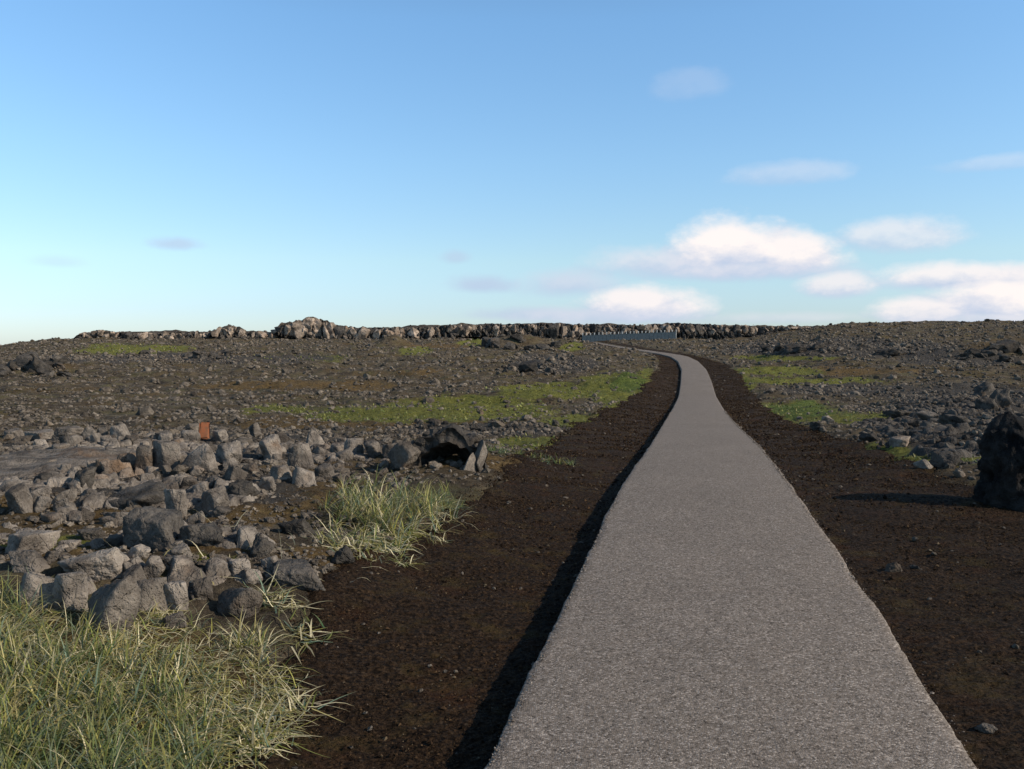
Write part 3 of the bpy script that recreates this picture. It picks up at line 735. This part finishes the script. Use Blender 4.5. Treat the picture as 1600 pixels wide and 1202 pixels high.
# ------------------------------------------------------------------ the cliff along the skyline
def cliff(name, label, u0, u1, top, n, wmin=8, wmax=15, big=1.0, base=532):
    Xm = ((u0+u1)/2-800)/FPX*147; e = empty(name, (Xm, 147, 3.0)); tag(e, label, 'cliff')
    cap = 0 if 'knoll' in name else 2.6
    tf = lambda u: np.interp(u, [p[0] for p in top], [p[1] for p in top]) + cap
    bf = (lambda u: np.array([base(x) for x in np.ravel(u)])) if callable(base) else (lambda u: np.full(np.size(u), float(base)))
    # the broken face behind the loose blocks
    nu, nv = int((u1-u0)*1.6), 26
    us = np.linspace(u0, u1, nu); t_ = np.linspace(0, 1, nv)
    Ug, Tg = np.meshgrid(us, t_, indexing='ij')
    tu = tf(us)[:, None] + 1.6 + (2.2*fbm(us*.11, us*0+u0, o=3))[:, None]; bu = bf(us)[:, None]+3
    Vg = bu+(tu-bu)*Tg
    Yd = 146.6 + Tg**1.3*2.4
    k = Yd/FPX; Xg = (Ug-800)*k; Zg = EYE+(HOR-Vg)*k
    col_ = np.abs(fbm(Xg*.9+.5*pn(Zg*.6, Xg*.3), Zg*.35, o=3)); dY = -1.1*np.minimum(col_*2.2, 1) + .5*fbm(Xg*2.4, Zg*2.2, o=3)
    Yg2 = Yd + dY + .3; back = np.stack([Xg[:, -1]-Xm, Yd[:, -1]+3-147, Zg[:, -1]-1.2-3], -1)
    V = np.concatenate([np.stack([Xg-Xm, Yg2-147, Zg-3.0], -1), back[:, None]], 1)
    link('face', np_mesh('face', V.reshape(-1, 3), grid_faces(nu, nv+1)[:, ::-1], False), M_rock_dark, e)  # face coloured dark to paint shade into the gaps between blocks
    for i in range(n):
        t = (i+rnd.random())/n; u = u0+(u1-u0)*t
        ty = float(tf(u)); by = float(bf(u)[0])
        lev = rnd.random(); nn = float(pn(u*.045, u0*1.0)); ty += 2.2*max(0, float(pn(u*.09, 3.3)))*(0 if 'knoll' in name else 1)
        if nn > .38 and 'knoll' not in name and rnd.random() < .8: continue
        w = rnd.uniform(wmin, wmax)*(1+.55*nn)*(1.25 if lev > .7 else .9)*rnd.choice((.5, .7, 1, 1.2)); h = w*rnd.uniform(.8, 1.9)
        h = min(h, (by-ty)*1.05)
        cy_ = ty + h*.5 + max(by-ty-h, 0)*lev + rnd.uniform(-1.0, 1.0)
        Yd = 145.9 + (by-cy_)/max(by-ty, 4)*2.9 + rnd.uniform(-.3, .5)
        k = Yd/FPX
        Zc = EYE + (HOR-cy_)*k
        W, H = w*k, h*k
        L = MESH['cliff']; me = L[rnd.randrange(len(L))]
        link('basalt_block', me, None, e, ((u-800)*k-Xm, Yd-147, Zc-H/2-3.0), (rnd.uniform(-.3, .3), rnd.uniform(-.4, .4), rnd.uniform(0, 6.28)), (W, W*.9, H))
    return e
TOP = [(120, 526), (135, 519), (150, 515), (165, 518), (180, 514), (240, 516), (270, 515), (330, 514), (430, 515), (520, 505), (545, 507), (600, 508), (640, 509), (700, 504), (760, 503), (860, 502), (930, 503), (1000, 505), (1060, 501), (1150, 505), (1260, 508), (1290, 509)]
bs = lambda u: float(np.interp(u, [120, 150, 200, 300, 400, 520, 640, 740, 860, 1060, 1160, 1260], [530, 531, 536, 535, 530, 534, 530, 523, 532, 529, 525, 514]))
cliff('basalt_cliff', 'long band of pale basalt cliff along the skyline behind the path', 520, 1285, TOP, 298, 7, 14, base=bs)
cliff('basalt_cliff', 'low broken basalt cliff on the left part of the skyline', 125, 430, TOP, 130, 6, 13, base=bs)
cliff('rock_knoll', 'highest craggy knoll standing above the skyline left of the middle', 432, 545, [(432, 516), (445, 504), (462, 501), (476, 498), (486, 494), (498, 497), (512, 500), (525, 506), (545, 509)], 90, 10, 19, base=lambda u: float(np.interp(u, [432, 460, 545], [520, 528, 536])))
cliff('rock_knoll', 'small pointed knoll rising from the left skyline', 335, 385, [(335, 514), (350, 510), (360, 506), (368, 509), (385, 515)], 26, 8, 14, base=526)
cliff('rock_knoll', 'dark rounded lumps at the left end of the cliff', 124, 178, [(124, 525), (134, 518), (142, 521), (152, 514), (165, 516), (178, 516)], 22, 9, 15, base=530)

# ------------------------------------------------------------------ railing beside the far end of the path
M_panel, q, b, o_ = mat('weathered_blue_board'); ge = q.new('ShaderNodeNewGeometry')
q.l.new(q.mix(q.noise(ge.outputs['Position'], 2.5, 5, .6), (.022, .036, .050), (.050, .072, .092)), b.inputs['Base Color'])
M_post, q, b, o_ = mat('galvanised_post'); ge = q.new('ShaderNodeNewGeometry')
q.l.new(q.mix(q.noise(ge.outputs['Position'], 6, 4, .6), (.36, .37, .37), (.52, .53, .52)), b.inputs['Base Color']); b.inputs['Metallic'].default_value = .2; b.inputs['Roughness'].default_value = .55
def pt(u, v, Y): return Vector(((u-800)/FPX*Y, Y, EYE + (HOR-v)*Y/FPX))
A0, A1 = pt(910, 536, 139.5), pt(1056, 530, 145.5)
rail = empty('railing', A0); tag(rail, 'low blue grey boarded railing with pale posts at the far end of the path', 'railing')
dv = A1-A0; Ln = dv.length; yaw = math.atan2(dv.y, dv.x); pitch_ = -math.atan2(dv.z, math.hypot(dv.x, dv.y))
nb = 24
pm = box_mesh('post', .10, .10, 1.42, M_post, .02); cap = box_mesh('post_cap', .17, .17, .13, M_post, .03)
bm_ = box_mesh('board', Ln/nb-.02, .05, .26, M_panel, .01)
for i in range(nb+1):
    p = dv*(i/nb)
    po = link('post', pm, None, rail, (p.x, p.y+.12, p.z-.05), (0, rnd.uniform(-.03, .03), yaw))
    link('post_cap', cap, None, po, (0, 0, 1.42))
for i in range(nb):
    p = dv*((i+.5)/nb)
    for k in range(4):
        link('board', bm_, None, rail, (p.x, p.y+.04, p.z+.02+k*.27+rnd.uniform(-.01, .01)), (0, pitch_, yaw))
link('top_rail', box_mesh('top_rail', Ln, .12, .07, M_panel, .01), None, rail, (dv.x/2, dv.y/2+.04, dv.z/2+1.10), (0, pitch_, yaw))

# ------------------------------------------------------------------ loose rubble: 180 singles, the rest as one mass
def scatter_pts(n, zones, seed):
    r_ = np.random.RandomState(seed); out = []
    for (u, v, ru, rv, wt) in zones:
        m_ = int(n*wt)
        a = r_.rand(m_)*6.283; rr = np.sqrt(r_.rand(m_))
        out.append(np.stack([u+np.cos(a)*rr*ru, v+np.sin(a)*rr*rv], -1))
    return np.concatenate(out)
LOOSE = [
 ('loose grey stone packed among the large lava boulders', 'small stones among the boulders', [(300, 712, 290, 26, .42), (200, 780, 190, 50, .40), (230, 900, 200, 50, .18)], 160, 9, 30, 'block'),
 ('dark angular stone in the rubble bank beside the right edge', 'stones of the right hand rubble bank', [(1490, 665, 110, 40, .75), (1420, 690, 110, 14, .25)], 60, 8, 18, 'jagged'),
 ('dark stone in the low rubble strip left of the path, behind the hollow', 'stones of the strip behind the hollow', [(760, 668, 160, 12, 1)], 45, 8, 14, 'jagged')]
def short(t):
    for p in (' in ', ' at ', ' right of', ' left of', ' under', ' behind', ' below', ' beside', ' with', ' leaning', ' above', ' on ', ' rising', ' standing', ' high', ' low', ' lying', ' half', ' perched', ' among', ' touching', ' between', ' just', ' throwing', ' near '):
        i = t.find(p)
        if i > 8: t = t[:i]
    return t
def near_label(u, v, w, marks, noun):
    m_ = min((x for x in marks if x[5]), key=lambda x: (x[0]-u)**2+((x[1]-v)*2)**2)
    dx, dy = u-m_[0], (v-m_[1])*1.8
    rel = ('right of' if dx > 0 else 'left of') if abs(dx) > abs(dy) else ('in front of' if dy > 0 else 'behind')
    sz_w = 'small' if w < 13 else 'middling' if w < 19 else 'large'
    return ' '.join(('%s %s %s the %s' % (sz_w, noun, rel, short(m_[5]))).split()[:16])
for (lab, grp, zones, n, w0, w1, kind) in LOOSE:
    for (u, v) in scatter_pts(n, zones, hash_(lab)):
        if v < 560: continue
        w = rnd.uniform(w0, w1)*(.75+.25*(v-600)/150 if v > 600 else .75)
        X, Y, Z = at(u, v)
        if -Lw(Y)-.05 < X-Xc(Y) < Rw(Y)+.05: continue
        if kind == 'block': lab = near_label(u, v, w, STONES, 'loose grey stone')
        elif 'right edge' in lab or 'bank' in grp: lab = near_label(u, v, w, RS, 'dark angular stone')
        else: lab = '%s dark strip stone %s' % ('small' if w < 9 else 'larger', ('behind the lava hollow' if u < 720 else 'right of the lava hollow' if u < 800 else 'near the left verge') + (', back row' if v < 668 else ', front row'))
        rock(u, v, w, w*rnd.uniform(.45, .85), ('dshard' if kind == 'jagged' and rnd.random() < .6 else kind), lab, group=grp, name='stone', sink=.3)

def mass(name, X, Y, size, sub, m, seed, flat=(.45, .9), smooth=False, lift=.15, zf=None, label=None, cat=None, tints=None, kinds=('jagged', 'block')):
    r_ = np.random.RandomState(seed)
    D, F = ICO[sub] if sub else (np.array([[1, 0, 0], [0, 1, 0], [-1, 0, 0], [0, -1, 0], [0, 0, 1.], [0, 0, -1.]]), np.array([[0, 1, 4], [1, 2, 4], [2, 3, 4], [3, 0, 4], [1, 0, 5], [2, 1, 5], [3, 2, 5], [0, 3, 5]]))
    protos = []
    for i in range(12):
        if sub: V, _ = rock_shape(900+i, sub, kinds[i % len(kinds)]); V = V - [0, 0, .5]
        else: V = D*.5*r_.uniform(.6, 1.3, (6, 1))
        protos.append(V)
    protos = np.array(protos)
    n = len(X); Z = (zf or height)(X, Y)
    ang = r_.rand(n)*6.283; c_, s_ = np.cos(ang), np.sin(ang)
    sc = np.stack([size*r_.uniform(.8, 1.25, n), size*r_.uniform(.7, 1.2, n), size*r_.uniform(flat[0], flat[1], n)], -1)
    B = protos[r_.randint(0, 12, n)]*sc[:, None, :]
    tx = r_.uniform(-.35, .35, n)[:, None]; B = np.stack([B[..., 0], B[..., 1], B[..., 2]+B[..., 0]*tx], -1)
    x = B[..., 0]*c_[:, None]-B[..., 1]*s_[:, None] + X[:, None]; y = B[..., 0]*s_[:, None]+B[..., 1]*c_[:, None]+Y[:, None]
    z = B[..., 2] + (Z + sc[:, 2]*lift)[:, None]
    nv = B.shape[1]
    VV = np.stack([x, y, z], -1).reshape(-1, 3); FF = (F[None] + (np.arange(n)*nv)[:, None, None]).reshape(-1, 3)
    me = np_mesh(name, VV, FF, smooth)
    tv = r_.rand(n) if tints is None else tints(r_, n)
    vattr(me, 'tint', np.repeat(tv, nv))
    o = link(name, me, m); tag(o, label, cat, kind='stuff'); return o

# rubble over the heath, denser where the photograph is stony
N = 330000
r_ = np.random.RandomState(5)
Yr = 9*(155/9)**(r_.rand(N)**.78); Xr = (r_.rand(N)*2-1)*(.72*Yr+1)
Zr = height(Xr, Yr); Ur, Vr = pix_of(Xr, Yr, Zr)
dens = .20 + .35*sst(fbm(Xr*.16+2, Yr*.30, o=4), -.15, .35)
def spot1(lst, U, V_):
    m_ = np.zeros_like(U)
    for (u, v, ru, rv) in lst: m_ = np.maximum(m_, np.clip(1.4-((U-u)/ru)**2-((V_-v)/rv)**2, 0, 1))
    return m_
dens = np.clip(dens + .5*spot1(STONY, Ur, Vr), 0, 1)*(1-.80*spot1(GREEN, Ur, Vr))*(1-.55*spot1(BROWN, Ur, Vr))
dr = Xr-Xc(Yr); free = np.where(dr < 0, -dr > Lw(Yr)+.1, dr > Rw(Yr)+.1)
keep = (r_.rand(N) < dens*.50) & free
keep &= ~((Yr > 150))
Xr, Yr = Xr[keep], Yr[keep]
size = (.030+.0019*Yr)*np.exp(np.random.RandomState(3).randn(len(Xr))*.48)*.98
size = np.clip(size, .02, .75)
mass('rubble', Xr, Yr, size, 1, M_rubble, 21, label='loose grey lava rubble strewn over the heath', cat='rubble')
# gravelly bits among the near boulders
N = 9000; r_ = np.random.RandomState(8)
pu = r_.uniform(-60, 640, N); pv = r_.uniform(690, 930, N)
Yn = 2240/(pv-512); Xn = (pu-800)/FPX*Yn
dr = Xn-Xc(Yn); k_ = (-dr > Lw(Yn)+.05) & (r_.rand(N) < .5+.5*sst(fbm(Xn*1.5, Yn*1.5, o=2), -.2, .3))
Xn, Yn = Xn[k_], Yn[k_]
mass('rubble', Xn, Yn, np.clip(.022*np.exp(np.random.RandomState(4).randn(len(Xn))*.6), .008, .09), 1, M_rubble, 33, label='small stone chips between the near lava boulders', cat='rubble')

# crumbs on the soil
def soil_pts(n, seed, y0, y1):
    r_ = np.random.RandomState(seed)
    Y_ = y0*(y1/y0)**(r_.rand(n)); sd = r_.rand(n) < .47
    t_ = r_.rand(n)
    dl = np.where(sd, -(PW/2+.02+(Lw(Y_)-PW/2+.05)*t_), PW/2+.02+(Rw(Y_)-PW/2)*t_)
    return Xc(Y_)+dl, Y_
Xs, Ys = soil_pts(90000, 12, 2.6, 95)
sz = (.0035+.0011*np.minimum(Ys, 30))*np.exp(np.random.RandomState(9).randn(len(Xs))*.45)
mass('soil_crumbs', Xs, Ys, np.clip(sz, .003, .06), 0, M_crumb, 14, label='brown crumbs and grit of the volcanic soil', cat='soil', lift=.3, tints=lambda r, n: r.rand(n)**1.3)
# grit shed along both edges of the path
r_ = np.random.RandomState(31); N = 4500
Ye = 2.4*(30/2.4)**r_.rand(N); sgn = np.where(r_.rand(N) < .5, -1, 1)
de = PW/2 + np.abs(r_.randn(N))*.030 - .02
Xe = Xc(Ye)+sgn*de
M_grit = M_path
# a few larger pebbles and cinders lying about on the soil
Xq, Yq = soil_pts(900, 77, 2.8, 60)
mass('cinders', Xq, Yq, np.clip((.010+.0012*Yq)*np.exp(np.random.RandomState(78).randn(len(Xq))*.5), .008, .12), 1, M_rubble, 79, label='scattered cinders and pebbles on the dark soil', cat='gravel', lift=.1, tints=lambda r, n: r.rand(n)*.6)
mass('path_grit', Xe, Ye, (.004+.0009*Ye)*np.exp(r_.randn(N)*.4), 0, M_path, 41, label='pale grit crumbled off the edges of the path', cat='gravel',
     zf=lambda a, b_: np.where(np.abs(a-Xc(b_)) < PW/2+.004, Pz(b_)-.012, height(a, b_)+.012), tints=lambda r, n: r.rand(n))

# ------------------------------------------------------------------ grass
GC = np.array([[.075, .115, .025], [.20, .22, .05], [.05, .10, .04], [.38, .32, .13], [.62, .54, .34], [.13, .19, .13], [.28, .26, .06]])
def blades(roots, L, seed, wts, spread=.9, wid=.0045, zf=None, segs=6, lean=None):
    r_ = np.random.RandomState(seed); n = len(roots)
    az_ = r_.rand(n)*6.283
    if lean is not None: az_ = np.where(r_.rand(n) < .6, lean + r_.randn(n)*.7, az_)
    t = np.linspace(0, 1, segs)
    L = L*r_.uniform(.55, 1.15, n)
    a0 = r_.rand(n)**.6*spread*1.0            # start angle off vertical
    bend = r_.uniform(.2, 1.5, n)*spread
    ang = a0[:, None] + bend[:, None]*t[None]**1.3
    ds = L[:, None]/(segs-1)
    rr = np.concatenate([np.zeros((n, 1)), np.cumsum(np.sin(ang[:, :-1])*ds, 1)], 1); zz = np.concatenate([np.zeros((n, 1)), np.cumsum(np.cos(ang[:, :-1])*ds, 1)], 1)
    dev = r_.randn(n)[:, None]*.12*t[None]**2*L[:, None]
    ca, sa = np.cos(az_)[:, None], np.sin(az_)[:, None]
    cx = roots[:, 0:1] + rr*ca - dev*sa; cy = roots[:, 1:2] + rr*sa + dev*ca; cz = roots[:, 2:3] + zz
    gz = height(cx, cy) + .01
    cz = np.maximum(cz, gz)
    w_ = wid*r_.uniform(.6, 1.5, n)[:, None]*(1-t[None]**2.5*.9)
    px, py = -sa*w_, ca*w_
    Va = np.stack([cx-px, cy-py, cz], -1); Vb = np.stack([cx+px, cy+py, cz+w_*.35], -1)
    V = np.stack([Va, Vb], 2).reshape(n, segs*2, 3)
    f = np.array([[2*i, 2*i+1, 2*i+3, 2*i+2] for i in range(segs-1)])
    F = (f[None]+(np.arange(n)*segs*2)[:, None, None]).reshape(-1, 4)
    ci = r_.choice(len(GC), n, p=np.array(wts)/sum(wts)); c_ = GC[ci]*r_.uniform(.45, 1.35, (n, 1))
    tip = np.clip(t[None, :, None]*1.5-.5, 0, 1)
    cc_ = c_[:, None, :]*(1-tip*.45) + np.array([.30, .26, .12])[None, None]*tip*.45
    cc_ = np.repeat(cc_[:, :, None, :], 2, 2).reshape(-1, 3)
    return V.reshape(-1, 3), F, cc_
def join(parts):
    V, F, C = [], [], []; o = 0
    for (v, f, c) in parts: V.append(v); F.append(f+o); C.append(c); o += len(v)
    return np.concatenate(V), np.concatenate(F), np.concatenate(C)
def grass_obj(name, parts, origin=None):
    V, F, C = join(parts)
    if origin is not None: V = V-np.array(origin)
    me = np_mesh(name, V, F); vcol(me, 'col', C)
    return link(name, me, M_grass, None, origin or (0, 0, 0))
def gxy(u, v):
    Y_ = 2240/(np.asarray(v, float)-512); X_ = (np.asarray(u, float)-800)/FPX*Y_
    return X_, Y_
def clump_roots(cu, cv, ru, rv, nclump, per, seed, crad=.05):
    r_ = np.random.RandomState(seed)
    a = r_.rand(nclump)*6.283; rr = np.sqrt(r_.rand(nclump))
    X_, Y_ = gxy(cu+np.cos(a)*rr*ru, cv+np.sin(a)*rr*rv)
    X_ = np.repeat(X_, per) + r_.randn(nclump*per)*crad; Y_ = np.repeat(Y_, per) + r_.randn(nclump*per)*crad
    return np.stack([X_, Y_, height(X_, Y_)-.01], -1)
W_MIX = [2.4, 3, 1.6, 3.4, 2.2, 1.4, 2.6]; W_DRY = [.6, 1, .6, 3, 4, 1, 1.4]; W_GREEN = [4, 3, 3, 1, .6, 3, 1.5]
big = []
for (cu, cv, ru, rv, nc_, per, L, w) in [(60, 1120, 150, 90, 26, 26, .23, W_MIX), (180, 1140, 130, 70, 20, 26, .22, W_GREEN), (10, 1010, 60, 30, 13, 24, .22, W_MIX), (280, 1090, 60, 36, 8, 18, .20, W_MIX),
                                          (365, 1020, 60, 22, 6, 18, .20, W_DRY), (200, 1065, 110, 18, 9, 18, .18, W_DRY), (-60, 1120, 110, 160, 30, 34, .28, W_MIX), (90, 1250, 230, 60, 36, 36, .29, W_GREEN), (270, 1190, 60, 40, 9, 26, .22, W_GREEN)]:
    ro = clump_roots(cu, cv, ru, rv, nc_, per, int(cu+cv*3) % 9999, .022)
    big.append(blades(ro, L, int(cu*3+cv) % 9999, w, 1.15, .0027))
ro = clump_roots(190, 1090, 270, 105, 1500, 3, 77, .04); big.append(blades(ro, .20, 78, [.3, 1, .5, 4, 4, 1, 2], 2.0, .0018))   # dead blades lying flat
ro = clump_roots(180, 1120, 270, 95, 300, 4, 79, .03); big.append(blades(ro, .08, 80, W_MIX, 1.3, .0026))     # short undergrowth
ro = clump_roots(330, 900, 260, 60, 34, 1, 81, .03); big.append(blades(ro, .30, 82, [0, 0, 0, 1, 3, 0, 0], 1.4, .0026))
tag(grass_obj('grass', big), 'dense mat of green and straw coloured coarse grass at lower left', 'grass', kind='stuff')
def tussock(label, specs, group='grass tussocks', seed=1):
    X_, Y_ = gxy(specs[0][0], specs[0][1]); org = (float(X_), float(Y_), float(height(X_, Y_)))
    P_ = []
    for i, (cu, cv, ru, rv, nc_, per, L, w, sp) in enumerate(specs):
        ro = clump_roots(cu, cv, ru, rv, nc_, per, seed*31+i, .035); P_.append(blades(ro, L, seed*17+i, w, sp*1.25, .0034))
    o = grass_obj('grass_tussock', P_, org); tag(o, label, 'grass tussock', group); return o
tussock('large bushy green tussock in front of the lava hollow', [(590, 798, 85, 36, 36, 28, .31, W_MIX, .95), (640, 804, 85, 28, 24, 24, .25, W_DRY, 1.1), (600, 830, 95, 30, 40, 16, .24, W_DRY, 1.7), (690, 780, 36, 12, 12, 24, .20, W_GREEN, 1.0)], seed=2)
tussock('thin straw coloured tussock below the large green one', [(560, 868, 75, 14, 22, 14, .18, W_DRY, 1.4)], seed=3)
tussock('sparse grass tuft beside the flat dark slab', [(430, 955, 34, 14, 7, 14, .24, W_DRY, 1.5)], seed=4)
tussock('lone spreading grass tuft at the edge of the soil', [(462, 1092, 9, 7, 2, 15, .24, W_DRY, 1.5)], seed=5)
tussock('small tuft on the soil below the lone spreading one', [(400, 1150, 12, 8, 3, 16, .26, W_DRY, 1.4)], seed=6)
tussock('pale grass tuft at the top end of the lower grass, next to the soil', [(470, 990, 22, 12, 4, 14, .22, W_DRY, 1.5)], seed=7)
tussock('thin grass fringe beside the soil right of the hollow', [(830, 697, 70, 8, 26, 16, .16, W_GREEN, 1.1)], seed=8)

# short turf in the green patches, too fine to count
N = 60000; r_ = np.random.RandomState(61)
Yt = 10*(140/10)**(r_.rand(N)); Xt = (r_.rand(N)*2-1)*(.62*Yt)
Zt = height(Xt, Yt); Ut, Vt = pix_of(Xt, Yt, Zt)
mk = np.maximum(spot1(GREEN, Ut, Vt), spot1(LUSH, Ut, Vt)); dr = Xt-Xc(Yt)
k_ = (r_.rand(N) < mk*np.clip(.55+.9*fbm(Xt*.5, Yt*.5, o=3), .05, 1)) & np.where(dr < 0, -dr > Lw(Yt), dr > Rw(Yt)) & (Vt < 760)
Xt, Yt, Zt = Xt[k_], Yt[k_], Zt[k_]
roots = np.stack([Xt, Yt, Zt-.01], -1)
GC_save = GC.copy(); GC[:] = np.array([[.13, .145, .030], [.20, .20, .045], [.10, .135, .03], [.24, .21, .07], [.22, .19, .08], [.10, .14, .03], [.19, .18, .045]])
Lt = (.05+.0022*Yt)
v_, f_, c_ = blades(roots, Lt, 62, [3, 3, 3, 1, 1, 2, 2], .8, .004, segs=3)
me = np_mesh('turf', v_, f_)
# wider blades further off
vv = v_.reshape(len(roots), -1, 3); ctr = vv.reshape(len(roots), -1, 2, 3).mean(2, keepdims=True); q4 = vv.reshape(len(roots), -1, 2, 3)
fac = (1+Yt*.16)[:, None, None, None]; q4 = ctr+(q4-ctr)*fac
me.vertices.foreach_set('co', q4.astype(np.float32).ravel()); vcol(me, 'col', c_)
tag(link('turf', me, M_grass), 'short green turf and moss in patches across the heath', 'turf', kind='stuff')
GC[:] = GC_save
print('rubble', len(Xr)); print('tris ~', sum(len(o.data.polygons) for o in bpy.data.objects if o.type == 'MESH'))

# labels that several stones would share are told apart by their order from left to right
seen = {}
for o in bpy.data.objects:
    if o.name.startswith('stone') and 'label' in o: seen.setdefault(o['label'], []).append(o)
ORD = ['leftmost', 'second from left', 'third from left', 'fourth from left', 'fifth from left', 'sixth from left', 'seventh from left', 'eighth from left', 'ninth from left', 'tenth from left']
for lab, L in seen.items():
    if len(L) < 2 or len(L) > 10: continue
    L.sort(key=lambda o: o.location.x/o.location.y)
    for i, o in enumerate(L):
        w = ORD[i] if i < len(L)-1 else 'rightmost'
        t = w + ' ' + lab
        if len(t.split()) <= 16: o['label'] = t
